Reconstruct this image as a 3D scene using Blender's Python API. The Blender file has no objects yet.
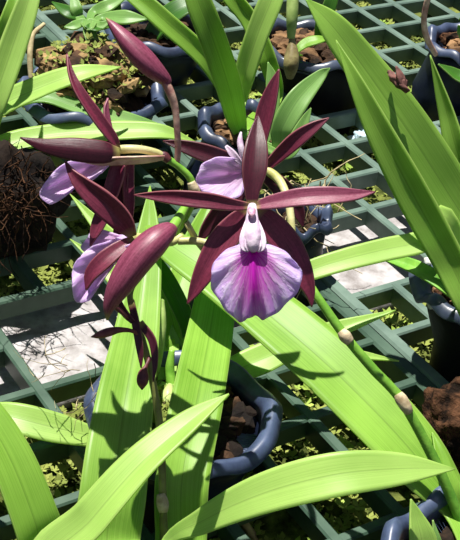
import bpy, bmesh, math, random
from mathutils import Vector, Matrix, noise
random.seed(7)
SC = bpy.context.scene
COL = SC.collection
S = 0.04                                   # pitch of the bench lattice, metres
FPX, YAW, PITCH, ROLL = 1295.57, 0.627352, 0.5936896, 0.126344
GCX, GCY, GH = -10.82543, -19.97074, 11.07931
H = GH * S
cy, sy = math.cos(YAW), math.sin(YAW)

# ---------------------------------------------------------------- camera
fw = Vector((0, math.cos(PITCH), -math.sin(PITCH)))
r0 = Vector((1, 0, 0)); u0 = r0.cross(fw)
cR, sR = math.cos(ROLL), math.sin(ROLL)
rt = cR * r0 + sR * u0; up = -sR * r0 + cR * u0
CAM = Vector((0, 0, H))
cd = bpy.data.cameras.new('camera'); co = bpy.data.objects.new('camera', cd); COL.objects.link(co)
co.matrix_world = Matrix(((rt.x, up.x, -fw.x, 0), (rt.y, up.y, -fw.y, 0), (rt.z, up.z, -fw.z, H), (0, 0, 0, 1)))
cd.sensor_fit = 'VERTICAL'; cd.sensor_height = 24; cd.lens = 24 * FPX / 540; cd.clip_start = 0.01; cd.clip_end = 50
SC.camera = co

def ray(x, y): return fw + rt * ((x - 230) / FPX) + up * ((270 - y) / FPX)
def W(x, y, d): return CAM + ray(x, y) * d              # the place seen at x, y that is d metres away
def G(x, y, z=0.0):
    r = ray(x, y); return CAM + r * ((z - H) / r.z)     # ... that is at height z
def grid(i, k, z=0.0):                                   # a lattice crossing of the bench
    dx, dy = i - GCX, -k - GCY
    return Vector(((dx * cy - dy * sy) * S, (dx * sy + dy * cy) * S, z))
def ungrid(p):
    x, y = p.x / S, p.y / S
    return x * cy + y * sy + GCX, -((-x * sy + y * cy) + GCY)

# ---------------------------------------------------------------- materials
def newmat(name):
    m = bpy.data.materials.new(name); m.use_nodes = True
    nt = m.node_tree; nt.nodes.clear()
    return m, nt, nt.nodes, nt.links
def N(ns, t, **k):
    n = ns.new(t)
    for a, b in k.items(): setattr(n, a, b)
    return n
def mth(ns, ls, op, a, b=None, c=None, clamp=False):
    n = ns.new('ShaderNodeMath'); n.operation = op; n.use_clamp = clamp
    for i, v in enumerate((a, b, c)):
        if v is None: continue
        if isinstance(v, (int, float)): n.inputs[i].default_value = v
        else: ls.new(v, n.inputs[i])
    return n.outputs[0]
def mix(ns, ls, f, a, b):
    n = ns.new('ShaderNodeMix'); n.data_type = 'RGBA'
    for s, v in ((n.inputs[0], f), (n.inputs[6], a), (n.inputs[7], b)):
        if isinstance(v, (int, float)): s.default_value = v
        elif isinstance(v, tuple): s.default_value = (*v, 1)
        else: ls.new(v, s)
    return n.outputs[2]
def ramp(ns, ls, f, stops):
    n = ns.new('ShaderNodeValToRGB'); e = n.color_ramp.elements
    while len(e) < len(stops): e.new(0.5)
    for q, (p, c) in zip(e, stops): q.position = p; q.color = (*c, 1)
    ls.new(f, n.inputs[0]); return n.outputs[0]
def noi(ns, ls, vec, scale, detail=3, rough=.55):
    n = ns.new('ShaderNodeTexNoise'); n.inputs['Scale'].default_value = scale; n.inputs['Detail'].default_value = detail
    n.inputs['Roughness'].default_value = rough
    if vec: ls.new(vec, n.inputs['Vector'])
    return n.outputs['Fac']
def scaled(ns, ls, vec, s):
    n = ns.new('ShaderNodeMapping'); n.inputs['Scale'].default_value = s; ls.new(vec, n.inputs['Vector']); return n.outputs[0]
def finish(nt, color, rough=.5, spec=.5, bump=None, bstr=.3, bdist=.001, trans=0, tcol=None, sheen=0, metal=0):
    ns, ls = nt.nodes, nt.links
    p = ns.new('ShaderNodeBsdfPrincipled'); o = ns.new('ShaderNodeOutputMaterial')
    if isinstance(color, tuple): p.inputs['Base Color'].default_value = (*color, 1)
    else: ls.new(color, p.inputs['Base Color'])
    p.inputs['Metallic'].default_value = metal
    if isinstance(rough, (int, float)): p.inputs['Roughness'].default_value = rough
    else: ls.new(rough, p.inputs['Roughness'])
    p.inputs['Specular IOR Level'].default_value = spec
    if bump:
        b = ns.new('ShaderNodeBump'); b.inputs['Strength'].default_value = bstr; b.inputs['Distance'].default_value = bdist
        ls.new(bump, b.inputs['Height']); ls.new(b.outputs[0], p.inputs['Normal'])
    if trans:
        t = ns.new('ShaderNodeBsdfTranslucent'); m = ns.new('ShaderNodeMixShader'); m.inputs[0].default_value = trans
        c = tcol if tcol is not None else color
        if isinstance(c, tuple): t.inputs['Color'].default_value = (*c, 1)
        else: ls.new(c, t.inputs['Color'])
        ls.new(p.outputs[0], m.inputs[1]); ls.new(t.outputs[0], m.inputs[2]); ls.new(m.outputs[0], o.inputs[0])
    else: ls.new(p.outputs[0], o.inputs[0])

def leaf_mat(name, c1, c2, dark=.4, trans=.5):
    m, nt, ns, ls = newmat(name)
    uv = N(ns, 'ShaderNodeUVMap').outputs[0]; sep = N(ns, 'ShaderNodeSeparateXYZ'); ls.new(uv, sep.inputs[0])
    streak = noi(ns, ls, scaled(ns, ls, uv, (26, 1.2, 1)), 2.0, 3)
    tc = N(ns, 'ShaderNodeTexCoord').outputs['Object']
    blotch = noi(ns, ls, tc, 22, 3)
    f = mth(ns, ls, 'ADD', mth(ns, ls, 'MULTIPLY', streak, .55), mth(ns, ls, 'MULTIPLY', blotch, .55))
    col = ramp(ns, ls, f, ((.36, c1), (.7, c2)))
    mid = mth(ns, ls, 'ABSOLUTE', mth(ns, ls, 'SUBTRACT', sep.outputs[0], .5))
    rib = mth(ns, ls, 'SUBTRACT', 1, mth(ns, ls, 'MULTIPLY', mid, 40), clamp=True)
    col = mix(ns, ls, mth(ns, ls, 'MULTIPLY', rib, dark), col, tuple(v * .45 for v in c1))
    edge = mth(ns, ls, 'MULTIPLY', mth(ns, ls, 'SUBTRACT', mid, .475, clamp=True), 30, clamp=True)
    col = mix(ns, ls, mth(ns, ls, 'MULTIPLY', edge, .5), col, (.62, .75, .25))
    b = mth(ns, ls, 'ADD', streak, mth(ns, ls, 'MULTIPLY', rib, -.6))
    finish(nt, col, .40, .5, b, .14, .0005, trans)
    return m
M = {}
M['leaf'] = leaf_mat('leaf_green', (.20, .43, .035), (.40, .68, .10))
M['leaf_mid'] = leaf_mat('leaf_fresh_green', (.22, .45, .05), (.42, .68, .12))
M['leaf_light'] = leaf_mat('leaf_yellow_green', (.35, .58, .105), (.56, .79, .21))
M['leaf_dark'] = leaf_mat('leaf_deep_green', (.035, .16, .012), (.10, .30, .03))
M['leaf_pale'] = leaf_mat('leaf_pale_green', (.18, .40, .08), (.38, .62, .20))

def petal_mat(name, c1, c2, edgec, tip=None, basec=(.35, .33, .09), trans=.2, rough=.42):
    m, nt, ns, ls = newmat(name)
    uv = N(ns, 'ShaderNodeUVMap').outputs[0]; sep = N(ns, 'ShaderNodeSeparateXYZ'); ls.new(uv, sep.inputs[0])
    streak = noi(ns, ls, scaled(ns, ls, uv, (16, 1.5, 1)), 2.0, 4, .65)
    spots = noi(ns, ls, N(ns, 'ShaderNodeTexCoord').outputs['Object'], 900, 2)
    col = ramp(ns, ls, mth(ns, ls, 'ADD', mth(ns, ls, 'MULTIPLY', streak, .7), mth(ns, ls, 'MULTIPLY', spots, .3)), ((.35, c1), (.68, c2)))
    b0 = mth(ns, ls, 'SUBTRACT', 1, mth(ns, ls, 'MULTIPLY', sep.outputs[1], 9), clamp=True)
    col = mix(ns, ls, b0, col, basec)
    mid = mth(ns, ls, 'ABSOLUTE', mth(ns, ls, 'SUBTRACT', sep.outputs[0], .5))
    edge = mth(ns, ls, 'MULTIPLY', mth(ns, ls, 'SUBTRACT', mid, .455, clamp=True), 18, clamp=True)
    col = mix(ns, ls, mth(ns, ls, 'MULTIPLY', edge, .6), col, edgec)
    finish(nt, col, rough, .5, streak, .3, .0004, trans)
    return m
M['petal'] = petal_mat('petal_maroon', (.085, .008, .024), (.25, .035, .075), (.42, .16, .16))
M['petal_dark'] = petal_mat('petal_dark_maroon', (.032, .003, .010), (.10, .010, .026), (.30, .10, .11))
M['petal_rose'] = petal_mat('petal_rose', (.15, .022, .052), (.36, .085, .155), (.5, .22, .26))

def lip_mat(name, strong, ca=(.96, .84, .98), cb=(.72, .52, .97)):
    m, nt, ns, ls = newmat(name)
    uv = N(ns, 'ShaderNodeUVMap').outputs[0]; sep = N(ns, 'ShaderNodeSeparateXYZ'); ls.new(uv, sep.inputs[0])
    a, r = sep.outputs[0], sep.outputs[1]
    ang = mth(ns, ls, 'ABSOLUTE', mth(ns, ls, 'SUBTRACT', a, .5))
    vein = noi(ns, ls, scaled(ns, ls, uv, (30, 2.2, 1)), 1.6, 3, .6)
    wv = mth(ns, ls, 'SINE', mth(ns, ls, 'ADD', mth(ns, ls, 'MULTIPLY', a, 150), mth(ns, ls, 'MULTIPLY', vein, 14)))
    vein = mth(ns, ls, 'ADD', mth(ns, ls, 'MULTIPLY', mth(ns, ls, 'SUBTRACT', vein, .46), 2.6), mth(ns, ls, 'MULTIPLY_ADD', wv, .42, .32), clamp=True)
    base = mix(ns, ls, mth(ns, ls, 'MULTIPLY', mth(ns, ls, 'SUBTRACT', r, .35, clamp=True), 1.6, clamp=True), ca, cb)
    base = mix(ns, ls, mth(ns, ls, 'MULTIPLY', vein, .45), base, (.93, .88, .97))
    # magenta throat fading out along the veins
    core = mth(ns, ls, 'SUBTRACT', 1, mth(ns, ls, 'MULTIPLY', mth(ns, ls, 'MULTIPLY', ang, r), 7.5), clamp=True)
    fade = mth(ns, ls, 'SUBTRACT', 1, mth(ns, ls, 'MULTIPLY', mth(ns, ls, 'SUBTRACT', r, .55, clamp=True), 1.6), clamp=True)
    halo = mth(ns, ls, 'SUBTRACT', 1, mth(ns, ls, 'MULTIPLY', mth(ns, ls, 'MULTIPLY', ang, r), 3.7), clamp=True)
    hal2 = mth(ns, ls, 'MULTIPLY', mth(ns, ls, 'MULTIPLY', halo, mth(ns, ls, 'SUBTRACT', 1, vein)), mth(ns, ls, 'SUBTRACT', 1.25, r), clamp=True)
    col = mix(ns, ls, mth(ns, ls, 'MULTIPLY', hal2, strong), base, (.60, .05, .66))
    col = mix(ns, ls, mth(ns, ls, 'MULTIPLY', mth(ns, ls, 'MULTIPLY', core, fade), strong), col, (.66, .015, .58))
    finish(nt, col, .55, .3, vein, .5, .0007, .5)
    return m
M['lip'] = lip_mat('lip_lavender_magenta', 1.0)
M['lip_plain'] = lip_mat('lip_lavender', .2, (.95, .74, .95), (.80, .58, .95))

def noisy(name, c1, c2, scale, rough=.6, spec=.4, bstr=.4, bd=.002, lo=.35, hi=.65, trans=0, detail=5, c3=None):
    m, nt, ns, ls = newmat(name)
    tc = N(ns, 'ShaderNodeTexCoord').outputs['Object']
    f = noi(ns, ls, tc, scale, detail, .62)
    col = ramp(ns, ls, f, ((lo, c1), (hi, c2)) if c3 is None else ((lo, c1), ((lo + hi) / 2, c2), (hi, c3)))
    finish(nt, col, rough, spec, f, bstr, bd, trans)
    return m
M['column'] = noisy('column_white_pink', (.62, .42, .62), (.86, .74, .84), 180, .45, trans=.15)
M['cap'] = noisy('anther_cap_pink', (.55, .22, .38), (.8, .5, .6), 500, .4)
M['pedicel'] = noisy('pedicel_cream_green', (.42, .42, .13), (.68, .64, .33), 90, .42, trans=.12)
M['pedicel_pink'] = noisy('pedicel_pink_tan', (.34, .15, .13), (.70, .52, .38), 110, .42)
M['stalk'] = noisy('stalk_green_brown', (.10, .10, .03), (.22, .24, .06), 60, .5)
M['stalk_purple'] = noisy('stalk_purple_brown', (.07, .012, .02), (.20, .06, .05), 120, .5)
M['stem_green'] = noisy('stem_green', (.09, .26, .02), (.22, .45, .05), 60, .45)
M['node'] = noisy('dry_sheath', (.30, .22, .12), (.62, .52, .34), 160, .7)
M['bulb'] = noisy('pseudobulb_green', (.22, .34, .08), (.5, .6, .22), 50, .45)
M['bulb_brown'] = noisy('pseudobulb_brown', (.12, .08, .03), (.40, .36, .15), 60, .55)
M['grate'] = noisy('plastic_grey_green', (.022, .055, .034), (.066, .115, .08), 35, .5, .4, .15, .0008, .3, .7)
M['grate2'] = noisy('plastic_grey_blue', (.06, .105, .082), (.145, .21, .17), 30, .5, .4, .15, .0008, .3, .7)
M['pot'] = noisy('pot_film_dark_blue', (.003, .005, .014), (.010, .016, .04), 30, .4, .4, .3, .002)
M['pot_lip'] = noisy('pot_lip_blue', (.006, .010, .03), (.085, .12, .22), 30, .42, .7, .3, .002, .35, .7)
M['pot_black'] = noisy('pot_black', (.003, .003, .004), (.010, .010, .012), 30, .6, .2)
M['pot_lip_grey'] = noisy('pot_lip_grey_blue', (.016, .024, .045), (.12, .15, .22), 20, .33, .7, .3, .002)
M['bark'] = noisy('bark_chips', (.012, .007, .004), (.10, .05, .025), 70, .85, .2, .8, .004, .4, .75)
M['bark_light'] = noisy('bark_chips_tan', (.05, .025, .012), (.30, .17, .08), 60, .85, .2, .8, .004)
M['bark_black'] = noisy('bark_black', (.003, .002, .002), (.02, .012, .008), 60, .9, .2, .8, .004)
M['bark_tan'] = noisy('bark_golden', (.05, .03, .012), (.38, .25, .11), 60, .85, .2, .8, .004)
M['husk'] = noisy('coconut_husk', (.010, .006, .004), (.13, .06, .03), 110, .9, .1, 1, .005, .42, .7)
M['pebble'] = noisy('pebble_white', (.55, .55, .5), (.85, .85, .8), 100, .5)
M['root'] = noisy('dry_roots', (.22, .17, .08), (.55, .46, .26), 90, .8)
M['moss'] = noisy('moss_sprigs', (.06, .10, .012), (.34, .38, .09), 16, .75, .2, .4, .002, .3, .7)
M['moss_bright'] = noisy('moss_sprigs_bright', (.14, .26, .02), (.42, .52, .12), 30, .7, .2)
M['soil'] = noisy('mossy_soil', (.012, .020, .004), (.17, .20, .045), 75, .9, .1, 1, .006, .35, .68)
M['concrete'] = noisy('pale_concrete', (.20, .18, .175), (.42, .40, .41), 80, .85, .2, .5, .003, .32, .6, detail=8)
M['blueish'] = noisy('pale_blue_plastic', (.35, .5, .58), (.6, .72, .78), 30, .4)
M['dry'] = noisy('withered_brown', (.03, .012, .01), (.28, .12, .10), 120, .8)

# ---------------------------------------------------------------- object helpers
def link(name, bm, mat, parent=None, smooth=True, solid=0):
    me = bpy.data.meshes.new(name)
    bmesh.ops.recalc_face_normals(bm, faces=bm.faces) if not solid else None
    bm.to_mesh(me); bm.free()
    o = bpy.data.objects.new(name, me); COL.objects.link(o)
    for m in (mat if isinstance(mat, (list, tuple)) else [mat]): me.materials.append(m)
    if smooth:
        for p in me.polygons: p.use_smooth = True
    if solid:
        md = o.modifiers.new('thickness', 'SOLIDIFY'); md.thickness = solid; md.offset = 0
    if parent is not None:
        o.parent = parent; o.matrix_parent_inverse = Matrix.Translation(-world_loc(parent))
    return o
def world_loc(o):
    v = o.location.copy()
    return v
def tag(o, label=None, cat=None, group=None, kind=None):
    for k, v in (('label', label), ('category', cat), ('group', group), ('kind', kind)):
        if v: o[k] = v
    return o
def thing(name, loc, label, cat, group=None):
    o = bpy.data.objects.new(name, None); COL.objects.link(o); o.location = loc; o.empty_display_size = .02
    return tag(o, label, cat, group)

def cr(p, t):                              # Catmull-Rom through a list of vectors/floats
    n = len(p) - 1; s = min(max(t, 0), 1) * n; i = min(int(s), n - 1); f = s - i
    a = p[i - 1] if i > 0 else p[i] * 2 - p[i + 1]
    b, c = p[i], p[i + 1]
    d = p[i + 2] if i + 2 <= n else p[i + 1] * 2 - p[i]
    return ((b * 2) + (c - a) * f + (a * 2 - b * 5 + c * 4 - d) * (f * f) + (b * 3 - a - c * 3 + d) * (f ** 3)) * .5

UP = Vector((0, 0, 1))
def blade(name, st, mat, parent, hint=(0, -.35, 1), fold=.16, thick=.0009, n=44, m=10, curl=0.0, wave=0.0, label=None, base=None, power=1.3):
    """A leaf, sepal or petal: stations (x, y, distance, visible width); V-folded or cupped blade with thickness."""
    P = [W(a, b, d) for a, b, d, w in st]
    if base is not None: P = [base] + P
    Wd = [w * d / FPX for a, b, d, w in st]
    if base is not None: Wd = [Wd[0] * .7] + Wd
    bm = bmesh.new(); uvl = bm.loops.layers.uv.new('UVMap'); rows = []
    hv = Vector(hint).normalized()
    ph = random.random() * 6
    for j in range(n + 1):
        t = j / n
        p = cr(P, t); w = max(cr(Wd, t), 0.0002)
        T = (cr(P, min(1, t + .01)) - cr(P, max(0, t - .01))).normalized()
        V = (p - CAM).normalized()
        h = (hv - T * hv.dot(T))
        h = h.normalized() if h.length > .1 else (-V - T * (-V).dot(T)).normalized()
        c = T.cross(h).normalized(); nn = c.cross(T).normalized()
        q = V.cross(T)
        k = abs(c.dot(q.normalized())) if q.length > .15 else 1
        w2 = w / max(k, .6) / 2
        row = []
        for s in range(m + 1):
            a = s / m * 2 - 1
            off = nn * (fold * w2 * (abs(a) ** power) + wave * w2 * math.sin(t * 17 + ph + a) * abs(a) ** 2 + curl * w2 * a)
            row.append(bm.verts.new(p + c * (a * w2) + off))
        rows.append(row)
    for j in range(n):
        for s in range(m):
            f = bm.faces.new((rows[j][s], rows[j][s + 1], rows[j + 1][s + 1], rows[j + 1][s]))
            for lp, (u, v) in zip(f.loops, ((s, j), (s + 1, j), (s + 1, j + 1), (s, j + 1))): lp[uvl].uv = (u / m, v / n)
    o = link(name, bm, mat, parent, True, thick)
    if label: o['label'] = label
    return o

def tube(name, st, mat, parent, n=40, m=12, ridge=0.0, k=3, world=False, label=None, bump=0.0):
    """Round stem or bud: stations (x, y, distance, visible width) or world (Vector, radius)."""
    if world: P = [a for a, r in st]; R = [r for a, r in st]
    else: P = [W(a, b, d) for a, b, d, w in st]; R = [w * d / FPX / 2 for a, b, d, w in st]
    bm = bmesh.new(); uvl = bm.loops.layers.uv.new('UVMap'); rows = []; prev = None
    for j in range(n + 1):
        t = j / n; p = cr(P, t); r = max(cr(R, t), .00012)
        T = (cr(P, min(1, t + .01)) - cr(P, max(0, t - .01))).normalized()
        if prev is None: prev = T.orthogonal().normalized()
        a = (prev - T * prev.dot(T)).normalized(); b = T.cross(a); prev = a
        rr = []
        for s in range(m):
            g = 2 * math.pi * s / m
            q = r * (1 + ridge * math.cos(k * g))
            if bump: q *= 1 + bump * noise.noise(p * 260 + Vector((math.cos(g), math.sin(g), 0)) * 1.3)
            rr.append(bm.verts.new(p + (a * math.cos(g) + b * math.sin(g)) * q))
        rows.append(rr)
    for j in range(n):
        for s in range(m):
            f = bm.faces.new((rows[j][s], rows[j][(s + 1) % m], rows[j + 1][(s + 1) % m], rows[j + 1][s]))
            for lp, (u, v) in zip(f.loops, ((s, j), (s + 1, j), (s + 1, j + 1), (s, j + 1))): lp[uvl].uv = (u / m, v / n)
    bm.faces.new(rows[0][::-1]); bm.faces.new(rows[-1])
    o = link(name, bm, mat, parent)
    if label: o['label'] = label
    return o

def fan(name, base, outline, d0, mat, parent, curl=.006, ruffle=.0016, nr=16, na=90, nf=13, keel=.002, bd=0.0, cup=0.0, label=None):
    """A ruffled orchid lip: blades radiating from its throat to a wavy edge, bulged in the middle."""
    O = [Vector((a, b, 0)) for a, b in outline]
    bm = bmesh.new(); uvl = bm.loops.layers.uv.new('UVMap'); rows = []
    B = Vector((*base, 0))
    for j in range(nr + 1):
        rho = j / nr; row = []
        for s in range(na + 1):
            a = s / na; q = cr(O, a)
            ruf = math.sin(a * nf * 2 * math.pi) * .6 + math.sin(a * nf * 3.7 + 1.3) * .4
            q = q + (q - B).normalized() * ruf * 1.2 * rho ** 4
            p = B + (q - B) * (rho * .94 + .06)
            mid = math.exp(-((a - .5) * 9) ** 2)
            d = d0 + bd * (1 - rho) + curl * rho ** 2 + ruffle * ruf * rho ** 3 - keel * mid * rho * (1 - rho) * 4 + cup * abs(a - .5) * 2 * rho
            d += .0005 * math.sin(a * 46 + rho * 3) * rho
            row.append(bm.verts.new(W(p.x, p.y, d)))
        rows.append(row)
    for j in range(nr):
        for s in range(na):
            f = bm.faces.new((rows[j][s], rows[j][s + 1], rows[j + 1][s + 1], rows[j + 1][s]))
            for lp, (u, v) in zip(f.loops, ((s, j), (s + 1, j), (s + 1, j + 1), (s, j + 1))): lp[uvl].uv = (u / na, v / nr)
    o = link(name, bm, mat, parent, True, .0007)
    if label: o['label'] = label
    return o

def box(bm, a, b, w, z0, z1, w1=None):     # a bar from a to b, w wide on top and w1 at its foot
    d = (b - a); d.z = 0; d.normalize(); s = Vector((-d.y, d.x, 0)); w1 = w if w1 is None else w1
    bev = w * .16
    prof = [(w1 / 2, z0), (w / 2, z1 - bev), (w / 2 - bev, z1), (-w / 2 + bev, z1), (-w / 2, z1 - bev), (-w1 / 2, z0)]
    A = [bm.verts.new(Vector((a.x, a.y, 0)) + s * u + UP * z) for u, z in prof]
    B = [bm.verts.new(Vector((b.x, b.y, 0)) + s * u + UP * z) for u, z in prof]
    n = len(prof)
    for i in range(n): bm.faces.new((A[i], A[(i + 1) % n], B[(i + 1) % n], B[i]))
    bm.faces.new(A[::-1]); bm.faces.new(B)

# ---------------------------------------------------------------- world and sun
w = bpy.data.worlds.new('sky'); SC.world = w; w.use_nodes = True
wn, wl = w.node_tree.nodes, w.node_tree.links
bg = wn['Background']; sky = wn.new('ShaderNodeTexSky'); sky.sky_type = 'NISHITA'; sky.sun_disc = False
sky.sun_elevation = math.radians(58); sky.sun_rotation = math.radians(150)
wl.new(sky.outputs[0], bg.inputs[0]); bg.inputs[1].default_value = .03
ld = bpy.data.lights.new('sun', 'SUN'); ld.energy = 5.2; ld.angle = math.radians(.6); ld.color = (1, .965, .89)
lo = bpy.data.objects.new('sun', ld); COL.objects.link(lo); lo.location = (0, 0, 2)
SUN = Vector((-.20, .20, .95)).normalized()
lo.rotation_euler = SUN.to_track_quat('Z', 'Y').to_euler()
SC.view_settings.view_transform = 'Standard'; SC.view_settings.look = 'None'; SC.view_settings.gamma = 1
SC.view_settings.exposure = .78

# ---------------------------------------------------------------- ground under the bench
GZ = -.036
def ground_patch(name, k0, k1, i0, i1, mat, amp, nseg, z, thick):
    bm = bmesh.new(); R = []
    nx = int((i1 - i0) * nseg); ny = int((k1 - k0) * nseg)
    for a in range(ny + 1):
        row = []
        for b in range(nx + 1):
            p = grid(i0 + (i1 - i0) * b / nx, k0 + (k1 - k0) * a / ny, z)
            e = noise.fractal(p * 38, 1, 2, 4) * amp + noise.noise(p * 9) * amp * .6
            row.append(bm.verts.new(p + UP * e))
        R.append(row)
    for a in range(ny):
        for b in range(nx): bm.faces.new((R[a][b], R[a][b + 1], R[a + 1][b + 1], R[a + 1][b]))
    ret = bmesh.ops.extrude_face_region(bm, geom=bm.faces[:])
    for v in ret['geom']:
        if isinstance(v, bmesh.types.BMVert): v.co.z = z - thick
    return link(name, bm, mat)
g = ground_patch('ground', -22, 17, -16, 16, M['soil'], .006, 3, GZ - .004, .05); tag(g, kind='structure')
c = ground_patch('floor_walkway', 5.25, 7.6, -16, 16, M['concrete'], .0016, 5, GZ + .010, .02); tag(c, kind='structure')

def sprigs(name, n, kr, ir, mat, size, z, skip=None, thr=-.1):
    bm = bmesh.new(); made = 0; tries = 0
    while made < n and tries < n * 12:
        tries += 1
        i = random.uniform(*ir); k = random.uniform(*kr)
        if skip and skip(i, k): continue
        p = grid(i, k, z)
        if noise.noise(p * 34) < thr: continue
        made += 1
        e = noise.noise(p * 9) * .008
        s = size * random.uniform(.6, 1.5); a0 = random.random() * 6.28
        for q in range(4):
            a = a0 + q * 1.57 + random.uniform(-.3, .3)
            d = Vector((math.cos(a), math.sin(a), random.uniform(.3, 1.0))) * s; t = Vector((-math.sin(a), math.cos(a), 0)) * s * .38
            o = p + UP * (e + s * .2)
            v = [bm.verts.new(o), bm.verts.new(o + d * .55 + t), bm.verts.new(o + d), bm.verts.new(o + d * .55 - t)]
            bm.faces.new((v[0], v[1], v[2])); bm.faces.new((v[0], v[2], v[3]))
    return link(name, bm, mat, None, False)
walk = lambda i, k: 5.1 < k < 7.7
m1 = sprigs('moss', 26000, (-10, 14), (-11, 9), M['moss'], .0032, GZ + .003, walk, -.35)
tag(m1, 'olive green cushion moss growing on the ground under the bench', 'moss', kind='stuff')
m2 = sprigs('ground_weeds', 2600, (-8, 14), (-10, 9), M['moss_bright'], .0040, GZ + .006, walk, .12)
tag(m2, 'brighter green sprigs of weed among the olive moss below the bench', 'weeds', kind='stuff')

# ---------------------------------------------------------------- bench trays
HOLES = [(-5, 6), (0, 6)]                  # 2 x 2 openings by their lowest i and k (more added by the pots)
def add_hole(i, k): HOLES.append((int(round(i - 1)), int(round(k - 1))))

def in_hole_h(i, k): return any(a <= i < a + 2 and k == b + 1 for a, b in HOLES)
def in_hole_v(i, k): return any(i == a + 1 and b <= k < b + 2 for a, b in HOLES)
def tray(i0, i1, k0, k1, mat, label, seed):
    bm = bmesh.new(); eps = .0016
    D = -.013
    for k in range(k0, k1 + 1):
        edge = k in (k0, k1)
        for i in range(i0, i1):
            if not edge and in_hole_h(i, k): continue
            box(bm, grid(i + (eps if i == i0 else 0) / S, k), grid(i + 1 - (eps if i + 1 == i1 else 0) / S, k), .0062 if not edge else .0072, D, -.0004, .0045)
    for i in range(i0, i1 + 1):
        edge = i in (i0, i1); sh = (.0048 / S) * (1 if i == i0 else -1 if i == i1 else 0)
        for k in range(k0, k1):
            if not edge and in_hole_v(i, k): continue
            box(bm, grid(i + sh, k), grid(i + sh, k + 1), .0066 if not edge else .0090, D, 0, .0048 if not edge else .008)
    o = link('bench_tray', bm, mat, None, False)
    return tag(o, label, 'bench tray', 'plastic lattice trays of the bench')

# ---------------------------------------------------------------- pots
def pot(px, py, r, z, mat, lipmat, label, seed, depth=.075, hole=True, wavy=.18, name='plant_pot', lipw=.0065, sq=0.0, taper=None):
    cpos = G(px, py, z)
    if hole: add_hole(*ungrid(cpos))
    random.seed(seed); ph = [random.random() * 6.28 for _ in range(4)]
    if hole:                                # seat it in its opening
        i, k = ungrid(cpos); hc = grid(round(i), round(k)); base = Vector((hc.x, hc.y, 0)).lerp(Vector((cpos.x, cpos.y, 0)), .35)
    else: base = Vector((cpos.x, cpos.y, 0))
    root = thing(name, Vector((base.x, base.y, z - depth)), label, 'pot', 'orchid pots on the bench')
    rb = min(r * .82, .031) if hole else r * .75
    def ring(bm, rr, zz, wob, lean, n=144):
        vs = []
        for s in range(n):
            a = 2 * math.pi * s / n
            q = rr * (1 + wob * (.5 * math.sin(3 * a + ph[0]) + .35 * math.sin(7 * a + ph[1]) + .12 * math.sin(11 * a + ph[2])) * .35)
            if sq: q *= 1 + sq * math.cos(4 * a + YAW * 4)
            cc = Vector((base.x, base.y, 0)).lerp(Vector((cpos.x, cpos.y, 0)), lean)
            vs.append(bm.verts.new((cc.x + q * math.cos(a), cc.y + q * math.sin(a), zz + wob * .012 * math.sin(5 * a + ph[3]) + wob * .008 * math.sin(9 * a + ph[1]))))
        return vs
    def skin(bm, rings, cap0=True):
        for A, B in zip(rings, rings[1:]):
            n = len(A)
            for s in range(n): bm.faces.new((A[s], A[(s + 1) % n], B[(s + 1) % n], B[s]))
        if cap0: bm.faces.new(rings[0][::-1])
    bm = bmesh.new(); L = []
    for t, rr in ((0, .88), (.04, .94), (.25, .97), (1 - .042 / depth, 1.0)):
        L.append(ring(bm, rb * rr, z - depth + depth * t, 0, 0))
    L.append(ring(bm, r * .90, z - .018, wavy * .3, .8)); L.append(ring(bm, r * .97, z - .004, wavy * .6, 1))
    t = .0016
    L.append(ring(bm, r * .97 - t, z - .004, wavy * .6, 1)); L.append(ring(bm, r * .90 - t, z - .018, wavy * .3, .8)); L.append(ring(bm, rb * .9, z - .030, 0, .25))
    skin(bm, L); bm.faces.new(L[-1])
    link('pot_body', bm, mat, root)
    bm = bmesh.new(); L = []
    for dr, dz in ((-.0042, -.010), (-.0024, -.001), (.0012, .0015), (lipw * .5, .0010), (lipw, -.0035), (lipw - .0002, -.0043), (lipw * .5, .0002), (.0016, 0), (-.0006, -.004), (-.0012, -.010)):
        L.append(ring(bm, r * .97 + dr, z + dz, wavy * (.6 + max(dr, 0) * 30), 1))
    skin(bm, L, False)
    for s in range(144): bm.faces.new((L[-1][s], L[-1][(s + 1) % 144], L[0][(s + 1) % 72], L[0][s]))
    link('pot_lip', bm, lipmat, root)
    return cpos, base

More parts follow.
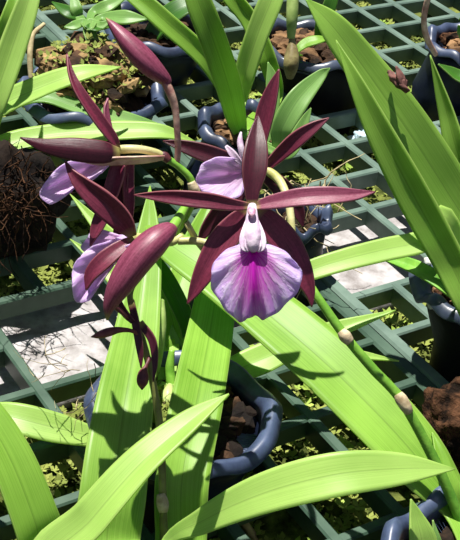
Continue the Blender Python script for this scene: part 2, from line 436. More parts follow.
def chunk(bm, p, s, mi=0, flat=.5):
    q = bmesh.ops.create_icosphere(bm, subdivisions=1, radius=1)['verts']
    R = Matrix.Rotation(random.random() * 6.28, 3, 'Z') @ Matrix.Rotation(random.uniform(-.6, .6), 3, 'X')
    sx = (random.uniform(.7, 1.5), random.uniform(.5, .9), flat * random.uniform(.7, 1.2))
    for v in q:
        c = Vector((v.co.x * sx[0], v.co.y * sx[1], v.co.z * sx[2])) * (1 + random.uniform(-.18, .18))
        v.co = R @ c * s + p
    for f in {f for v in q for f in v.link_faces}: f.material_index = mi
def medium(cpos, r, z, mats, label, seed, n=90, size=.006, mound=.006, sprig=0, side=0, name='bark_mix', cat='potting bark', heights=0):
    random.seed(seed); bm = bmesh.new()
    # a domed bed that the chips lie on
    N_ = 28; ctr = bm.verts.new(Vector((cpos.x, cpos.y, z - .010 + mound))); prev = None; rings = []
    for a in range(1, 5):
        rr = r * .84 * a / 4
        rings.append([bm.verts.new((cpos.x + rr * math.cos(6.283 * s / N_), cpos.y + rr * math.sin(6.283 * s / N_), z - .010 + mound * (1 - (a / 4) ** 2) + random.uniform(-.001, .001))) for s in range(N_)])
    for s in range(N_): bm.faces.new((ctr, rings[0][s], rings[0][(s + 1) % N_]))
    for A, B in zip(rings, rings[1:]):
        for s in range(N_): bm.faces.new((A[s], B[s], B[(s + 1) % N_], A[(s + 1) % N_]))
    for f in bm.faces: f.material_index = 0
    for _ in range(n):
        a = random.random() * 6.28; rr = r * .76 * math.sqrt(random.random())
        hz = z - .008 + mound * (1 - (rr / r) ** 2) + random.random() * heights
        chunk(bm, Vector((cpos.x + rr * math.cos(a), cpos.y + rr * math.sin(a), hz)), size * random.uniform(.5, 1.3), random.choice(range(len(mats) - (1 if sprig else 0))))
    for _ in range(sprig):
        a = random.random() * 6.28; rr = r * .85 * math.sqrt(random.random())
        if side: a = math.pi + random.uniform(-.9, .9)
        o = Vector((cpos.x + rr * math.cos(a), cpos.y + rr * math.sin(a), z - .003 + mound * (1 - (rr / r) ** 2) + heights * random.random()))
        for q in range(3):
            b = random.random() * 6.28; s = random.uniform(.002, .0045)
            d = Vector((math.cos(b), math.sin(b), random.uniform(.2, 1))) * s; t = Vector((-math.sin(b), math.cos(b), 0)) * s * .4
            v = [bm.verts.new(o), bm.verts.new(o + d * .5 + t), bm.verts.new(o + d), bm.verts.new(o + d * .5 - t)]
            bm.faces.new(v).material_index = len(mats) - 1
    o = link(name, bm, mats, None, False)
    return tag(o, label, cat, kind='stuff')

def strands(name, pts, n, spread, length, mat, label, seed, rad=.0006, cat='roots', down=.5):
    random.seed(seed); bm = bmesh.new()
    for _ in range(n):
        p = random.choice(pts) + Vector((random.gauss(0, spread), random.gauss(0, spread), random.gauss(0, spread * .4)))
        d = Vector((random.gauss(0, 1), random.gauss(0, 1), random.gauss(0, .6) - down)).normalized(); prev = None
        L = length * random.uniform(.4, 1.2)
        for j in range(7):
            a = d.orthogonal().normalized(); b = d.cross(a); rr = rad * (1 - j / 9)
            cur = [bm.verts.new(p + (a * math.cos(g) + b * math.sin(g)) * rr) for g in (0, 2.09, 4.19)]
            if prev:
                for s in range(3): bm.faces.new((prev[s], prev[(s + 1) % 3], cur[(s + 1) % 3], cur[s]))
            prev = cur
            d = (d + Vector((random.gauss(0, .35), random.gauss(0, .35), random.gauss(0, .3)))).normalized(); p = p + d * L / 6
    o = link(name, bm, mat, None, True)
    return tag(o, label, cat, kind='stuff')

BK = [M['bark'], M['bark_light']]; BKM = [M['bark'], M['bark_light'], M['moss']]
# the big pot under the flowers
pA, bA = pot(183, 408, .043, .036, M['pot'], M['pot_lip'], 'dark blue pot under the flowers, its wavy lip curling round black bark', 1, wavy=.14)
medium(pA, .041, .032, [M['bark'], M['bark_black'], M['moss']], 'dark bark with a mossy edge in the pot under the flowers', 11, 120, .0075, .004, 500, side=-1)
pB, bB = pot(478, 288, .029, .050, M['pot_black'], M['pot_lip_grey'], 'black pot with crumpled grey-blue lip and white pebbles near the upright leaves', 2, wavy=.3, depth=.085, lipw=.008)
medium(pB, .028, .046, [M['bark_light'], M['husk']], 'red-brown bark in the pot with the crumpled grey-blue lip', 12, 90, .005, .006)
pC, bC = pot(92, 88, .046, .040, M['pot'], M['pot_lip'], 'blue pot of mossy tan bark and a tuft of small rounded leaves', 3, wavy=.25)
medium(pC, .045, .036, [M['bark'], M['bark_tan'], M['moss']], 'tall heap of tan bark and moss below the small rounded leaves', 13, 120, .0115, .022, 380, heights=.02)
pD, bD = pot(245, 125, .028, .040, M['pot'], M['pot_lip'], 'dark blue pot directly behind the flowers, three strap leaves rising from it', 4, wavy=.35)
medium(pD, .027, .037, [M['bark'], M['bark_light']], 'brown bark in the dark blue pot behind the flowers', 14, 80, .006, .008)
pE, bE = pot(300, 214, .018, .036, M['pot'], M['pot_lip'], 'small blue pot full of straw-coloured roots beside the long petal', 5, wavy=.3, lipw=.004)
medium(pE, .017, .034, [M['bark'], M['bark']], 'black bark under the straw-coloured roots', 15, 40, .005, .004)
pF, bF = pot(312, 42, .040, .036, M['pot_black'], M['pot_lip_grey'], 'black pot with thin grey lip behind the tip of the tallest leaf', 6, wavy=.25)
medium(pF, .039, .034, [M['bark'], M['bark_light']], 'tan bark in the black pot behind the tallest leaf tip', 16, 90, .007, .010)
pG, bG = pot(474, 42, .034, .045, M['pot'], M['pot_lip'], 'blue-lipped pot of reddish bark at the far top corner of the bench', 7, wavy=.3)
medium(pG, .033, .042, [M['husk'], M['bark_light']], 'reddish bark in the pot at the far top corner', 17, 70, .007, .012)
add_hole(*ungrid(G(-20, 175, .02)))
pI, bI = pot(480, 565, .042, .030, M['pot'], M['pot_lip'], 'dark blue pot with folded lip at the bottom corner below the leaf tips', 9, wavy=.4)
medium(pI, .040, .026, BK, 'dark bark in the pot at the bottom corner', 19, 90, .007, .004)
pJ, bJ = pot(140, 660, .046, .034, M['pot'], M['pot_lip'], 'dark blue pot at the near edge that holds the flowering orchid', 10, wavy=.3)
medium(pJ, .047, .030, BK, 'dark bark around the base of the flowering orchid', 20, 90, .007, .004)
pK, bK = pot(160, 26, .040, .036, M['pot'], M['pot_lip'], 'dark pot in shade behind the topmost maroon bud', 21, wavy=.25)
medium(pK, .039, .033, [M['bark'], M['bark']], 'dark bark in the shaded pot behind the topmost bud', 22, 60, .007, .006)
pL, bL = pot(-150, 330, .045, .04, M['pot'], M['pot_lip'], 'dark pot past the edge holding the long leaves at the side', 23, wavy=.25, hole=False, depth=.04)
medium(pL, .044, .037, [M['bark'], M['bark']], 'dark bark in the pot past the edge', 24, 60, .007, .006)

tray(-12, 0, -12, 14, M['grate'], 'grey-green plastic lattice tray under the flowering orchid and white walkway', 0)
tray(0, 10, -12, 14, M['grate2'], 'paler grey lattice tray beyond the wide seam, under the upright leaves', 1)

# pebbles, husk, odds and ends
random.seed(3)
for j, (x, y, s) in enumerate(((428, 262, .0042), (436, 258, .0036), (424, 271, .003), (455, 287, .0045), (446, 279, .003))):
    bm = bmesh.new(); chunk(bm, Vector((0, 0, 0)), s, 0, .7); p = G(x, y, .052)
    bmesh.ops.subdivide_edges(bm, edges=bm.edges[:], cuts=1, smooth=.8)
    o = link('pebble', bm, M['pebble']); o.location = p
    tag(o, ('white pebble on the pot lip above its neighbours', 'white pebble topmost on the bark by the grey-blue lip', 'small white pebble lowest along the inner lip of the pot',
            'largest white pebble in the middle of the red-brown bark', 'small white pebble beside the largest one on the bark')[j], 'pebble', 'white pebbles in the crumpled-lip pot')
def lump(name, p, s, mat, label, cat, seed, sc=(1, 1, 1), amp=.25, fr=60):
    bm = bmesh.new(); bmesh.ops.create_icosphere(bm, subdivisions=4, radius=1)
    for v in bm.verts:
        q = v.co.normalized(); e = 1 + amp * noise.fractal(q * 2.2 + Vector((seed, 0, 0)), 1, 2, 5)
        v.co = Vector((q.x * sc[0], q.y * sc[1], q.z * sc[2])) * s * e
    o = link(name, bm, mat); o.location = p
    return tag(o, label, cat)
lump('coconut_husk', G(462, 430, .030), .021, M['husk'], 'rough brown chunk of coconut husk against the pot wall by the big leaf', 'husk', 5, (1, .8, 1.1), .5)
lump('plastic_scrap', G(369, 140, GZ + .018), .013, M['blueish'], 'crumpled pale blue scrap lying on the ground among bright weeds', 'scrap', 9, (1, .8, .6), .4)
lump('root_ball', G(-6, 200, .034), .036, M['bark_black'], 'black tangled ball of roots standing on the tray at the side', 'root ball', 3, (1.05, .8, .95), .35)
strands('dry_roots', [G(290, 205, .045), G(300, 225, .03), G(282, 195, .045), G(318, 190, .04), G(305, 240, .02)], 46, .009, .05, M['root'], 'straw-coloured dry roots spilling out of the small blue pot', 31, .0007)
strands('hanging_roots', [G(12, 165, .065), G(32, 180, .055), G(16, 190, .06), G(38, 195, .045), G(4, 205, .06)], 150, .009, .035, M['husk'], 'brown hair-like roots hanging over the black root ball', 32, .0005, down=1.0)
strands('bark_fibres', [G(75, 375, .045), G(97, 395, .035), G(160, 400, .035)], 26, .008, .03, M['root'], 'thin pale fibres poking up from the pot under the flowers', 33, .0003)

# ---------------------------------------------------------------- plants
def plant(name, root, label, cat='orchid'): return thing(name, root, label, cat)

# --- the flowering orchid
main = plant('flowering_orchid', Vector((pJ.x, pJ.y, .03)), 'flowering orchid with long green leaves, maroon flowers and lavender lips')
B0 = Vector((pJ.x, pJ.y, .03))
blade('leaf', [(108, 560, .575, 66), (114, 490, .580, 66), (124, 410, .602, 58), (139, 320, .645, 42), (148, 240, .675, 25), (150, 186, .69, 1)], M['leaf_mid'], main, hint=(0, -.75, .6), fold=.30, base=B0, power=1)
blade('leaf', [(178, 560, .58, 50), (182, 480, .585, 54), (198, 395, .615, 52), (212, 320, .66, 44), (218, 270, .68, 32), (216, 240, .69, 2)], M['leaf'], main, hint=(.1, -.65, .75), fold=.14, base=B0)
blade('leaf', [(50, 575, .52, 40), (92, 520, .51, 38), (140, 465, .515, 33), (190, 422, .525, 22), (229, 394, .53, 1)], M['leaf_light'], main, hint=(-.3, -.3, .9), fold=.25, base=B0)
blade('leaf', [(160, 552, .56, 8), (205, 520, .545, 26), (265, 493, .535, 40), (335, 475, .53, 44), (400, 469, .535, 32), (455, 469, .54, 1)], M['leaf_light'], main, hint=(.1, -.5, .85), fold=.10, base=B0)
blade('leaf', [(52, 575, .57, 46), (34, 520, .565, 46), (8, 455, .565, 42), (-25, 400, .57, 30), (-55, 362, .58, 1)], M['leaf'], main, hint=(.5, -.5, .7), fold=.22, base=B0)
blade('leaf', [(62, 545, .59, 10), (72, 522, .588, 10), (83, 503, .588, .5)], M['leaf_pale'], main, fold=.2, base=B0)
SD = .568
tube('flower_stalk', [(165, 580, .585, 9), (163, 500, .578, 8), (160, 430, .572, 8), (152, 378, .568, 7.5), (141, 335, .566, 7), (133, 312, .568, 6.5), (131, 290, .570, 6), (148, 264, .571, 6), (168, 242, .570, 6), (176, 232, .569, 6)], M['stalk'], main, n=80)
tube('stalk_tip', [(175, 234, .569, 6), (184, 220, .567, 7), (193, 199, .562, 8), (191, 180, .56, 7.5), (178, 166, .558, 7), (165, 158, .557, 8), (158, 156, .557, 5)], M['stem_green'], main, n=50, label='green tip of the flower stalk')
tube('stalk_node', [(158, 153, .556, 6), (164, 156, .556, 10), (169, 161, .5565, 8)], M['stalk_purple'], main, n=12)
tube('stalk_node', [(163.5, 512, .5755, 9), (163, 506, .5755, 12.5), (162, 500, .5755, 12), (160.5, 494, .5755, 8)], M['node'], main, n=14)
tube('stalk_node', [(198, 196, .561, 8), (194, 189, .56, 11), (191, 182, .559, 8)], M['node'], main, n=12)
# bract cluster at the stalk's bend
blade('bract', [(131, 300, .563, 6), (136, 325, .562, 8), (140, 350, .562, 7), (141, 368, .562, 1)], M['petal_dark'], main, hint=(0, -1, .3), n=16, m=6)
blade('bract', [(140, 322, .562, 6), (152, 340, .561, 8), (155, 362, .561, 6), (153, 382, .561, 1)], M['petal_dark'], main, hint=(0, -1, .3), n=16, m=6)
blade('bract', [(118, 298, .562, 3), (124, 312, .561, 7), (133, 322, .561, 5)], M['petal_dark'], main, hint=(0, -1, .3), n=16, m=6)
tube('small_bud', [(91, 337, .556, 1), (100, 335, .556, 8), (110, 332, .556, 9), (120, 330, .557, 6), (132, 331, .560, 4), (140, 336, .564, 5)], M['stalk_purple'], main, ridge=.06, n=24)
tube('small_bud', [(150, 358, .565, 5), (146, 366, .562, 4), (143, 374, .561, 11), (142, 383, .561, 11), (142, 390, .561, 1)], M['stalk_purple'], main, ridge=.06, n=20)
tube('small_bud', [(103, 298, .556, 1), (109, 302, .556, 7), (117, 308, .557, 6), (128, 318, .561, 4)], M['stalk_purple'], main, ridge=.06, n=16)
# big buds
def bud(st, ped, label, mat='petal_rose', pm='pedicel_pink', seam=0.5):
    b = tube('flower_bud', st, M[mat], main, n=44, m=24, ridge=.045, label=label)
    tube('pedicel', ped, M[pm], b, n=30)
    return b
bud([(106, 18, .547, 1.5), (114, 27, .546, 10), (127, 42, .545, 19), (141, 57, .545, 23), (154, 70, .546, 20), (165, 80, .548, 13), (168, 85, .548, 7)],
    [(164, 80, .548, 9), (170, 92, .549, 9), (175, 108, .551, 7.5), (177, 128, .553, 6.5), (178, 148, .556, 6.5), (177, 162, .558, 6)], 'upper maroon bud on a curved pink stalk')
bud([(107, 320, .540, 2), (110, 305, .538, 14), (122, 283, .536, 27), (138, 260, .536, 31.5), (154, 243, .538, 30), (167, 232, .541, 21), (174, 228, .543, 11)],
    [(168, 234, .542, 13), (175, 224, .546, 11), (183, 211, .552, 9), (190, 199, .559, 7)], 'lower fat maroon bud pointing down', pm='stem_green')

# pedicels and flowers
def flower(ped, mat, label):
    return tube('flower', ped, M[mat], main, n=40, label=label)
# front flower
f1 = flower([(178, 241, .566, 8), (195, 241, .566, 8), (212, 243, .566, 8), (235, 235, .562, 8), (249, 215, .555, 9), (251, 206, .551, 8)], 'pedicel', 'open flower facing forward with a broad lavender and magenta lip')
HF = (0, -.75, .6)
blade('dorsal_sepal', [(252, 207, .549, 9), (252, 192, .549, 15), (254, 170, .550, 25), (256, 148, .553, 23), (257, 130, .557, 13), (258, 115, .561, 1)], M['petal_dark'], f1, hint=(.1, -.9, .35), fold=.25, n=30)
blade('petal', [(250, 206, .549, 6), (235, 205, .547, 11), (210, 201, .545, 16), (180, 198, .545, 15), (155, 196, .548, 9), (134, 195, .551, 1)], M['petal'], f1, hint=(0, -.9, .5), fold=.3, n=34)
blade('petal', [(254, 207, .549, 6), (270, 203, .547, 13), (300, 198, .544, 18), (330, 196, .544, 17), (355, 195, .546, 11), (375, 192, .549, 1)], M['petal_rose'], f1, hint=(0, -.6, .85), fold=.3, n=34)
blade('lateral_sepal', [(249, 209, .5505, 9), (238, 222, .551, 22), (222, 243, .551, 28), (206, 270, .551, 22), (195, 290, .552, 12), (187, 304, .553, 1)], M['petal'], f1, hint=(-.3, -.9, .3), fold=.3, n=34)
blade('lateral_sepal', [(257, 210, .5505, 9), (269, 222, .551, 24), (286, 244, .552, 29), (300, 270, .553, 24), (309, 290, .554, 12), (312, 307, .555, 1)], M['petal'], f1, hint=(.3, -.9, .3), fold=.3, n=34)
LIP = [(246, 246), (238, 245), (227, 250), (217, 259), (211, 272), (212, 287), (220, 302), (229, 314), (240, 321), (248, 319), (255, 315), (262, 319), (271, 317), (282, 307), (295, 295), (302, 281), (299, 267), (289, 255), (278, 248), (266, 245), (260, 246)]
fan('lip', (253, 249), LIP, .540, M['lip'], f1, curl=.003, ruffle=.0022, keel=.003, bd=.0, cup=.004)
tube('column', [(252, 206, .549, 9), (252, 213, .546, 11), (252, 222, .543, 14), (252.5, 233, .540, 17), (252.5, 241, .539, 17), (253, 247, .5385, 13), (253, 250, .540, 5)], M['column'], f1, n=26, m=20, ridge=.05, k=2)
blade('side_lobe', [(249, 216, .5445, 3), (246, 228, .541, 6), (243.5, 238, .539, 7), (244, 247, .538, 6), (248, 252, .5375, 1)], M['column'], f1, hint=(-.3, -1, .2), fold=.4, n=20, m=6)
blade('side_lobe', [(255, 216, .5445, 3), (259, 228, .541, 6), (262, 238, .539, 7), (262, 247, .538, 6), (258, 252, .5375, 1)], M['column'], f1, hint=(.3, -1, .2), fold=.4, n=20, m=6)
tube('anther_cap', [(251, 207, .5425, 3), (251.5, 210, .541, 8), (252, 214, .5385, 7), (252, 218, .538, 2)], M['cap'], f1, n=10)

# flower behind it, turned away
f2 = flower([(253, 168, .585, 8), (266, 170, .583, 9), (279, 180, .578, 9), (287, 197, .572, 8), (291, 220, .568, 8), (290, 245, .566, 8), (272, 268, .566, 7), (240, 264, .568, 7), (205, 250, .570, 7), (186, 222, .567, 6)], 'pedicel', 'second flower turned away behind the forward-facing one')
blade('dorsal_sepal', [(256, 170, .582, 8), (260, 140, .580, 15), (266, 112, .578, 18), (273, 88, .576, 12), (279, 69, .575, 1)], M['petal'], f2, hint=(-.3, -.9, .4), fold=.3, n=30)
blade('petal', [(252, 170, .583, 8), (228, 161, .581, 17), (205, 153, .58, 18), (183, 146, .58, 12), (163, 141, .582, 1)], M['petal_dark'], f2, hint=(0, -.9, .5), fold=.25, n=30)
blade('petal', [(262, 172, .583, 6), (278, 156, .58, 13), (297, 139, .577, 16), (314, 127, .576, 11), (329, 118, .576, 1)], M['petal'], f2, hint=(.2, -.8, .6), fold=.3, n=30)
blade('lateral_sepal', [(250, 174, .585, 8), (238, 190, .586, 20), (220, 212, .587, 18), (206, 230, .588, 12), (198, 244, .589, 1)], M['petal_dark'], f2, hint=(0, -.9, .3), fold=.3, n=28)
blade('lateral_sepal', [(260, 174, .585, 8), (275, 182, .586, 18), (290, 198, .587, 19), (299, 214, .588, 12), (303, 228, .589, 1)], M['petal_dark'], f2, hint=(.2, -.9, .3), fold=.3, n=28)
fan('lip', (246, 172), [(240, 160), (226, 157), (212, 159), (201, 166), (197, 178), (201, 190), (214, 197), (228, 200), (240, 196), (245, 186)], .578, M['lip_plain'], f2, curl=-.004, ruffle=.0012, nf=7, keel=-.004, na=60, nr=12)
blade('side_lobe', [(226, 146, .576, 3), (232, 153, .575, 7), (238, 160, .575, 6), (244, 166, .576, 2)], M['column'], f2, hint=(0, -1, .3), n=14, m=6)
tube('column', [(241, 132, .5755, 2), (240, 141, .575, 6), (242, 152, .575, 7), (247, 166, .577, 7)], M['column'], f2, n=14)

# side-on flower low on the left of the stalk
f3 = flower([(132, 238, .553, 11), (145, 239, .555, 11), (158, 241, .558, 10), (172, 242, .564, 8), (182, 236, .567, 6)], 'pedicel', 'flower seen side-on with its lavender lip hanging down')
fan('lip', (131, 240), [(131, 236), (118, 238), (104, 243), (92, 247), (82, 255), (75, 264), (72, 276), (72, 289), (76, 300), (83, 302), (89, 300), (88, 287), (93, 272), (108, 258), (122, 249), (131, 245)], .549, M['lip_plain'], f3, curl=-.002, ruffle=.0034, nf=6, keel=-.006, na=70, nr=12)
fan('lip_lobe', (130, 239), [(127, 236), (114, 235), (104, 232), (96, 228), (90, 232), (84, 242), (82, 250), (92, 254), (104, 253), (118, 247), (128, 243)], .552, M['lip_plain'], f3, curl=.002, ruffle=.0015, nf=6, keel=.0, na=50, nr=8)
blade('lateral_sepal', [(134, 239, .548, 7), (119, 249, .545, 14), (104, 261, .543, 17), (92, 274, .543, 13), (86, 290, .544, 1)], M['petal'], f3, hint=(-.5, -.8, .3), fold=.3, n=28)
blade('petal', [(133, 236, .547, 8), (122, 220, .544, 22), (104, 203, .542, 25), (83, 185, .542, 17), (72, 173, .543, 8), (65, 161, .545, 1)], M['petal'], f3, hint=(-.4, -.8, .5), fold=.3, n=34)
# back flower at the upper left
f4 = flower([(115, 150, .552, 9), (128, 149, .551, 9), (142, 149.5, .552, 8), (155, 152.5, .554, 8), (164, 156, .556, 7)], 'pedicel', 'flower seen from behind with one sepal standing upright')
blade('dorsal_sepal', [(118, 149, .549, 5), (112, 138, .547, 10), (98, 119, .545, 12), (80, 93, .544, 10), (71, 74, .545, 6), (67, 54, .547, 1)], M['petal'], f4, hint=(.6, -.7, .3), fold=.45, n=34)
blade('petal_tip', [(114, 142, .549, 4), (109, 128, .548, 6), (106, 110, .548, 5), (108, 98, .549, .6)], M['petal_rose'], f4, hint=(.6, -.7, .3), fold=.3, n=16, m=6)
blade('lateral_sepal', [(120, 153, .546, 10), (104, 152, .542, 22), (74, 149, .540, 23), (48, 146, .541, 15), (33, 142, .543, 8), (21, 138, .545, 1)], M['petal_dark'], f4, hint=(0, -.8, .6), fold=-.3, n=36)
blade('lateral_sepal', [(164, 157, .552, 4), (145, 158, .550, 8), (122, 159, .5475, 9), (98, 160, .546, 8), (80, 158, .545, 4), (66, 155, .545, 1)], M['pedicel_pink'], f4, hint=(0, -.5, -.3), fold=.3, n=24)
fan('lip', (112, 158), [(108, 160), (96, 158), (82, 160), (66, 163), (52, 174), (43, 186), (41, 197), (50, 204), (62, 198), (78, 186), (92, 180), (102, 172), (110, 164)], .553, M['lip_plain'], f4, curl=-.004, ruffle=.0015, nf=7, keel=-.003, na=60, nr=12)
blade('petal', [(121, 158, .5535, 10), (117, 175, .553, 16), (108, 203, .552, 15), (98, 226, .552, 13), (90, 246, .551, 1)], M['petal'], f4, hint=(-.3, -.9, .2), fold=.35, n=30)
blade('petal', [(125, 158, .557, 6), (123, 178, .557, 12), (121, 200, .557, 10), (119, 218, .558, 1)], M['petal_dark'], f4, hint=(-.3, -.9, .2), fold=.35, n=22)
blade('petal', [(131, 156, .555, 6), (128, 178, .556, 11), (129, 205, .556, 10), (131, 226, .557, 1)], M['petal'], f4, hint=(.3, -.9, .2), fold=.45, n=24)
blade('bract', [(124, 170, .562, 2), (118, 230, .562, 8), (120, 262, .563, 6), (124, 285, .565, 1)], M['petal'], f4, hint=(-.3, -.9, .2), fold=.4, n=18, m=6)

# --- plant in the big pot
p2 = plant('strap_leaf_orchid', Vector((pA.x, pA.y, .03)), 'leafy orchid with pale bulbs growing in the big blue pot under the flowers')
BA = lambda x, y: G(x, y, .03)
blade('leaf', [(232, 372, .67, 26), (262, 360, .675, 30), (300, 343, .675, 24), (345, 327, .67, 15), (396, 310, .675, .6)], M['leaf_light'], p2, hint=(0, -.4, .9), fold=.22, base=BA(200, 385))
blade('leaf', [(250, 355, .70, 10), (300, 351, .69, 11), (350, 354, .685, 10), (399, 361, .69, .5)], M['leaf_light'], p2, hint=(0, -.4, .9), fold=.22, base=BA(205, 380))
blade('leaf', [(120, 443, .655, 12), (92, 437, .645, 20), (50, 427, .64, 30), (5, 416, .64, 27), (-40, 408, .65, 1)], M['leaf_light'], p2, hint=(0, -.4, .9), fold=.15, base=BA(150, 420))
for st, m in (([(168, 330, 0.685, 22), (150, 285, 0.695, 26), (120, 250, 0.715, 22), (70, 194, 0.745, .6)], 'leaf_light'),
              ([(165, 345, 0.695, 20), (150, 300, 0.705, 24), (122, 248, 0.725, 20), (82, 214, 0.735, .6)], 'leaf_pale'),
              ([(160, 350, 0.685, 18), (140, 310, 0.695, 20), (108, 270, 0.710, 16), (70, 239, 0.725, .6)], 'leaf_light'),
              ([(172, 385, 0.675, 14), (176, 340, 0.675, 20), (166, 300, 0.685, 18), (150, 262, 0.695, 6), (140, 240, 0.705, .6)], 'leaf'),
              ([(182, 370, 0.680, 16), (190, 335, 0.675, 16), (172, 290, 0.675, 18), (150, 255, 0.680, 12), (120, 225, 0.685, .6)], 'leaf_dark'),
              ([(178, 375, 0.685, 22), (196, 335, 0.685, 20), (205, 300, 0.695, 16), (190, 265, 0.705, .6)], 'leaf_light'),
              ([(168, 392, 0.680, 10), (173, 372, 0.675, 20), (175, 350, 0.675, 17), (172, 325, 0.675, 1)], 'leaf_pale'),
              ([(168, 335, 0.715, 24), (175, 300, 0.725, 28), (190, 255, 0.745, 26), (205, 215, 0.765, 14), (215, 190, 0.775, .6)], 'leaf')):
    blade('leaf', st, M[m], p2, hint=(0, -.7, .6), fold=.25, base=BA(165, 400), n=30)
tube('pseudobulb', [(155, 375, .655, 8), (156, 350, .65, 16), (158, 325, .65, 17), (160, 300, .655, 9)], M['bulb'], p2, ridge=.05, k=5)
tube('pseudobulb', [(165, 430, .64, 8), (166, 412, .635, 15), (168, 396, .635, 13), (170, 385, .64, 6)], M['bulb'], p2, ridge=.05, k=5)
tube('pseudobulb', [(178, 420, .655, 8), (174, 395, .65, 12), (170, 372, .65, 10), (172, 350, .65, 6)], M['stem_green'], p2, ridge=.05, k=5)
tube('dry_sheath', [(213, 470, .655, 5), (220, 480, .648, 12), (228, 492, .645, 13), (237, 510, .645, 9), (252, 535, .65, 8), (262, 555, .655, 4)], M['root'], p2, bump=.5, n=50)
blade('dry_tip', [(222, 492, .642, 6), (216, 480, .64, 6), (212, 467, .638, .5)], M['root'], p2, n=10, m=4)

# --- plant at the bottom corner
p3 = plant('broad_leaf_orchid', Vector((pI.x, pI.y, .03)), 'orchid in the bottom corner pot with one broad leaf reaching behind the flowers')
BI = Vector((pI.x, pI.y, .028))
blade('leaf', [(458, 512, .60, 30), (425, 468, .605, 54), (385, 422, .612, 62), (325, 363, .625, 60), (265, 312, .64, 54), (215, 275, .65, 44), (170, 245, .665, 30), (145, 225, .68, 1)], M['leaf'], p3, hint=(0, -.35, .95), fold=.12, base=BI, n=60)
tube('green_cane', [(470, 545, .60, 11), (440, 472, .592, 11), (403, 403, .585, 10), (372, 368, .582, 10), (345, 336, .580, 9.5), (325, 308, .58, 9), (312, 288, .582, 8), (300, 265, .59, 7)], M['stem_green'], p3, n=60)
tube('cane_node', [(398, 394, .5835, 10), (401, 399, .583, 13), (406, 407, .583, 12), (409, 412, .584, 9)], M['node'], p3, n=12, label='tan dried joint lower on the cane')
tube('cane_node', [(341, 331, .5785, 9), (345, 336, .578, 13), (350, 342, .5785, 10)], M['node'], p3, n=12, label='tan dried joint higher on the cane')
blade('leaf', [(425, 575, .56, 30), (421, 540, .555, 27), (415, 515, .555, 13), (411, 499, .555, .8)], M['leaf_light'], p3, hint=(.3, -.7, .6), fold=.35, base=BI)
blade('leaf', [(440, 575, .58, 14), (437, 545, .575, 10), (433, 520, .575, .8)], M['leaf_pale'], p3, hint=(.3, -.7, .6), fold=.3, base=BI)
blade('leaf', [(470, 530, .60, 14), (452, 490, .60, 16), (440, 455, .605, 10), (432, 432, .61, .6)], M['leaf'], p3, hint=(.3, -.7, .6), fold=.3, base=BI)

# --- plant with the tall upright leaves on the right
p4 = plant('tall_leaf_orchid', Vector((pB.x, pB.y, .045)), 'orchid whose tall upright blades lean up from the crumpled-lip pot')
BB = Vector((pB.x, pB.y, .045))
blade('leaf', [(486, 258, .70, 34), (446, 190, .69, 48), (403, 124, .68, 48), (364, 68, .675, 38), (332, 26, .67, 27), (305, -2, .67, .6)], M['leaf_mid'], p4, hint=(-.35, -.45, .8), fold=.12, base=BB, n=60, label='broad leaf chewed along its edge')
blade('leaf', [(478, 320, .66, 24), (450, 262, .655, 32), (414, 196, .65, 34), (380, 132, .645, 27), (356, 82, .645, 15), (336, 40, .65, .6)], M['leaf_mid'], p4, hint=(-.6, -.45, .65), fold=.18, base=BB, n=60)
blade('leaf', [(500, 250, .72, 16), (462, 165, .70, 22), (446, 110, .695, 15), (430, 55, .69, .6)], M['leaf_mid'], p4, hint=(-.4, -.7, .4), fold=.3, base=BB)
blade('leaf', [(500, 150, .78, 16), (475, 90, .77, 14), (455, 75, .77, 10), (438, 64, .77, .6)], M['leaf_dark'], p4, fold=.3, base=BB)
blade('leaf', [(446, 222, .665, 20), (428, 240, .66, 22), (385, 250, .655, 23), (345, 260, .65, 22), (310, 271, .648, 20), (280, 284, .65, 14), (262, 296, .65, 1)], M['leaf_light'], p4, hint=(0, -.5, .8), fold=.12, base=BB)
blade('leaf', [(476, 312, .665, 16), (455, 292, .66, 17), (425, 273, .665, 15), (400, 262, .675, 11), (372, 255, .685, 1)], M['stem_green'], p4, hint=(0, -.5, .8), fold=.3, base=BB)
blade('leaf', [(440, 245, .69, 22), (430, 228, .69, 26), (420, 222, .69, 20), (412, 215, .695, 1)], M['leaf_pale'], p4, fold=.2, base=BB)
tube('withered_flower', [(388, 72, .672, 5), (395, 78, .668, 9), (402, 84, .667, 10), (408, 92, .668, 4)], M['dry'], p4, bump=1.2, n=30)
tube('stalk', [(400, 82, .69, 6), (412, 100, .695, 5), (425, 120, .70, 5), (450, 160, .71, 6)], M['stalk'], p4, n=20)
blade('dry_tip', [(404, 88, .667, 6), (400, 76, .665, 7), (396, 66, .665, 1)], M['dry'], p4, n=10, m=4)

# --- top left plants
p5 = plant('small_leaf_orchid', Vector((pC.x, pC.y, .06)), 'tuft of small rounded pale leaves on the tall mossy bark heap')
BC = G(90, 30, .075)
for st, m in (([(88, 22, .90, 7), (90, 34, .89, 13), (92, 52, .885, .8)], 'leaf_pale'), ([(100, 18, .91, 6), (125, 18, .90, 14), (148, 19, .90, 1)], 'leaf_pale'),
              ([(84, 20, .91, 6), (68, 12, .91, 12), (52, 2, .92, 1)], 'leaf_dark'), ([(92, 14, .92, 8), (108, 6, .92, 12), (130, -6, .93, 1)], 'leaf_pale'),
              ([(80, 18, .91, 8), (76, 8, .91, 12), (72, -12, .92, 1)], 'leaf_pale'), ([(84, 22, .90, 6), (74, 26, .895, 9), (64, 27, .895, 1)], 'leaf_pale'),
              ([(90, 22, .9, 6), (100, 26, .895, 9), (112, 20, .895, 1)], 'leaf_pale'), ([(113, 20, .93, 12), (113, 0, .93, 14), (110, -20, .94, 6)], 'leaf_dark')):
    blade('leaf', st, M[m], p5, hint=(0, -.6, .8), fold=.2, base=BC, n=20, m=8)
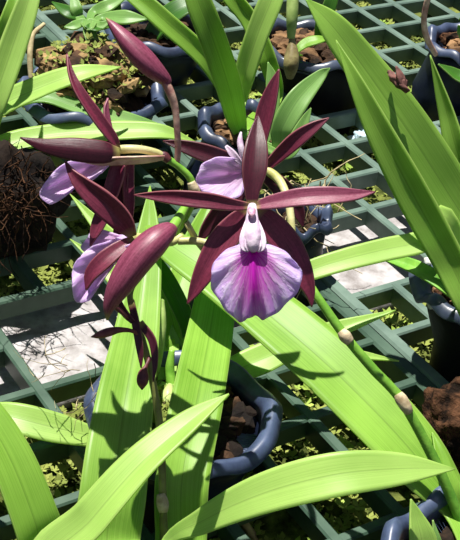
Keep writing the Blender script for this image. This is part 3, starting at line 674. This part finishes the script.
tube('dry_root', [(44, 24, .90, 4), (33, 35, .89, 5), (30, 55, .885, 6), (31, 80, .885, 5)], M['root'], p5, n=24)
p6 = plant('side_orchid', Vector((pL.x, pL.y, .038)), 'orchid at the side whose long arching leaves cross behind the upright sepal')
BL = Vector((pL.x, pL.y, .038))
blade('leaf', [(-20, 130, .82, 20), (0, 107, .82, 22), (40, 88, .82, 21), (80, 74, .82, 16), (121, 67, .83, .6)], M['leaf_light'], p6, hint=(0, -.4, .9), fold=.2, base=BL)
blade('leaf', [(-40, 180, .82, 16), (0, 148, .84, 20), (50, 136, .845, 20), (110, 132, .845, 19), (160, 132, .845, 14), (196, 142, .85, .6)], M['leaf_light'], p6, hint=(0, -.4, .9), fold=.2, base=BL)
blade('leaf', [(-40, 140, .85, 14), (30, 98, .85, 13), (80, 108, .85, 13), (130, 120, .855, 12), (178, 132, .86, .6)], M['leaf_pale'], p6, hint=(0, -.4, .9), fold=.2, base=BL)
blade('leaf', [(-35, 180, .75, 22), (-8, 105, .74, 26), (12, 48, .745, 27), (30, -5, .75, 20), (40, -50, .76, 1)], M['leaf_light'], p6, hint=(.3, -.8, .4), fold=.25, base=BL)
blade('leaf', [(-30, 90, .80, 14), (0, 40, .80, 18), (12, 10, .80, 16), (20, -30, .81, 1)], M['leaf'], p6, hint=(.3, -.8, .4), fold=.25, base=BL)
# --- behind the flowers
p7 = plant('upright_leaf_orchid', Vector((pD.x, pD.y, .04)), 'orchid with straight strap leaves fanning up from the pot behind the flowers')
BD = G(240, 132, .045)
blade('leaf', [(236, 118, .84, 20), (228, 85, .82, 26), (213, 40, .80, 27), (196, -5, .79, 24), (182, -50, .79, 1)], M['leaf'], p7, hint=(.2, -.9, .3), fold=.25, base=BD)
blade('leaf', [(228, 96, .86, 14), (205, 58, .85, 19), (168, 24, .845, 20), (135, -4, .85, 17), (100, -25, .86, 1)], M['leaf'], p7, hint=(.2, -.9, .3), fold=.25, base=BD)
blade('leaf', [(240, 104, .87, 13), (246, 72, .86, 21), (258, 34, .85, 23), (274, -5, .845, 22), (292, -50, .85, 1)], M['leaf_light'], p7, hint=(-.3, -.9, .3), fold=.25, base=BD)
blade('leaf', [(275, 100, .91, 14), (268, 60, .90, 18), (250, 20, .90, 18), (228, -8, .90, 16), (210, -40, .91, 1)], M['leaf'], p7, hint=(-.3, -.9, .3), fold=.25, base=BD)
blade('leaf', [(276, 150, .83, 12), (282, 128, .82, 22), (298, 100, .82, 23), (320, 76, .83, 12), (330, 68, .83, 1)], M['leaf_pale'], p7, hint=(0, -.8, .5), fold=.2, base=BD)
blade('leaf', [(264, 140, .84, 10), (272, 110, .84, 14), (272, 80, .84, 12), (268, 62, .84, 1)], M['leaf_pale'], p7, hint=(0, -.8, .5), fold=.2, base=BD)
blade('leaf', [(285, 155, .80, 8), (298, 135, .80, 14), (306, 118, .80, 8), (311, 108, .80, 1)], M['leaf_pale'], p7, hint=(0, -.8, .5), fold=.2, base=BD)
p8 = plant('bulb_orchid', Vector((pF.x, pF.y, .035)), 'orchid with a tan swollen bulb and thin stem behind the flower tips')
tube('pseudobulb', [(290, 78, .94, 7), (291, 66, .935, 15), (292, 54, .935, 14), (292, 42, .935, 7), (291, 34, .935, 5)], M['bulb_brown'], p8, ridge=.05, k=5)
tube('stem', [(291, 38, .935, 8), (292, 18, .93, 12), (293, -5, .93, 12), (294, -25, .93, 8)], M['bulb'], p8)
blade('leaf', [(296, 52, .96, 5), (305, 44, .96, 9), (318, 40, .96, 8), (330, 38, .965, .6)], M['leaf'], p8, n=20, base=G(300, 55, .036))
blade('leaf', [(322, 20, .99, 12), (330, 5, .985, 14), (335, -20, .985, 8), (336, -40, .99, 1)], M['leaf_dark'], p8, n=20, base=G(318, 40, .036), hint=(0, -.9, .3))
p9 = plant('far_corner_orchid', Vector((pG.x, pG.y, .04)), 'orchid in the far top corner with a bare pinkish flower stem')
tube('stalk', [(436, 55, .93, 5), (427, 38, .92, 6), (424, 18, .91, 6), (430, -8, .90, 6), (440, -30, .90, 4)], M['pedicel_pink'], p9)
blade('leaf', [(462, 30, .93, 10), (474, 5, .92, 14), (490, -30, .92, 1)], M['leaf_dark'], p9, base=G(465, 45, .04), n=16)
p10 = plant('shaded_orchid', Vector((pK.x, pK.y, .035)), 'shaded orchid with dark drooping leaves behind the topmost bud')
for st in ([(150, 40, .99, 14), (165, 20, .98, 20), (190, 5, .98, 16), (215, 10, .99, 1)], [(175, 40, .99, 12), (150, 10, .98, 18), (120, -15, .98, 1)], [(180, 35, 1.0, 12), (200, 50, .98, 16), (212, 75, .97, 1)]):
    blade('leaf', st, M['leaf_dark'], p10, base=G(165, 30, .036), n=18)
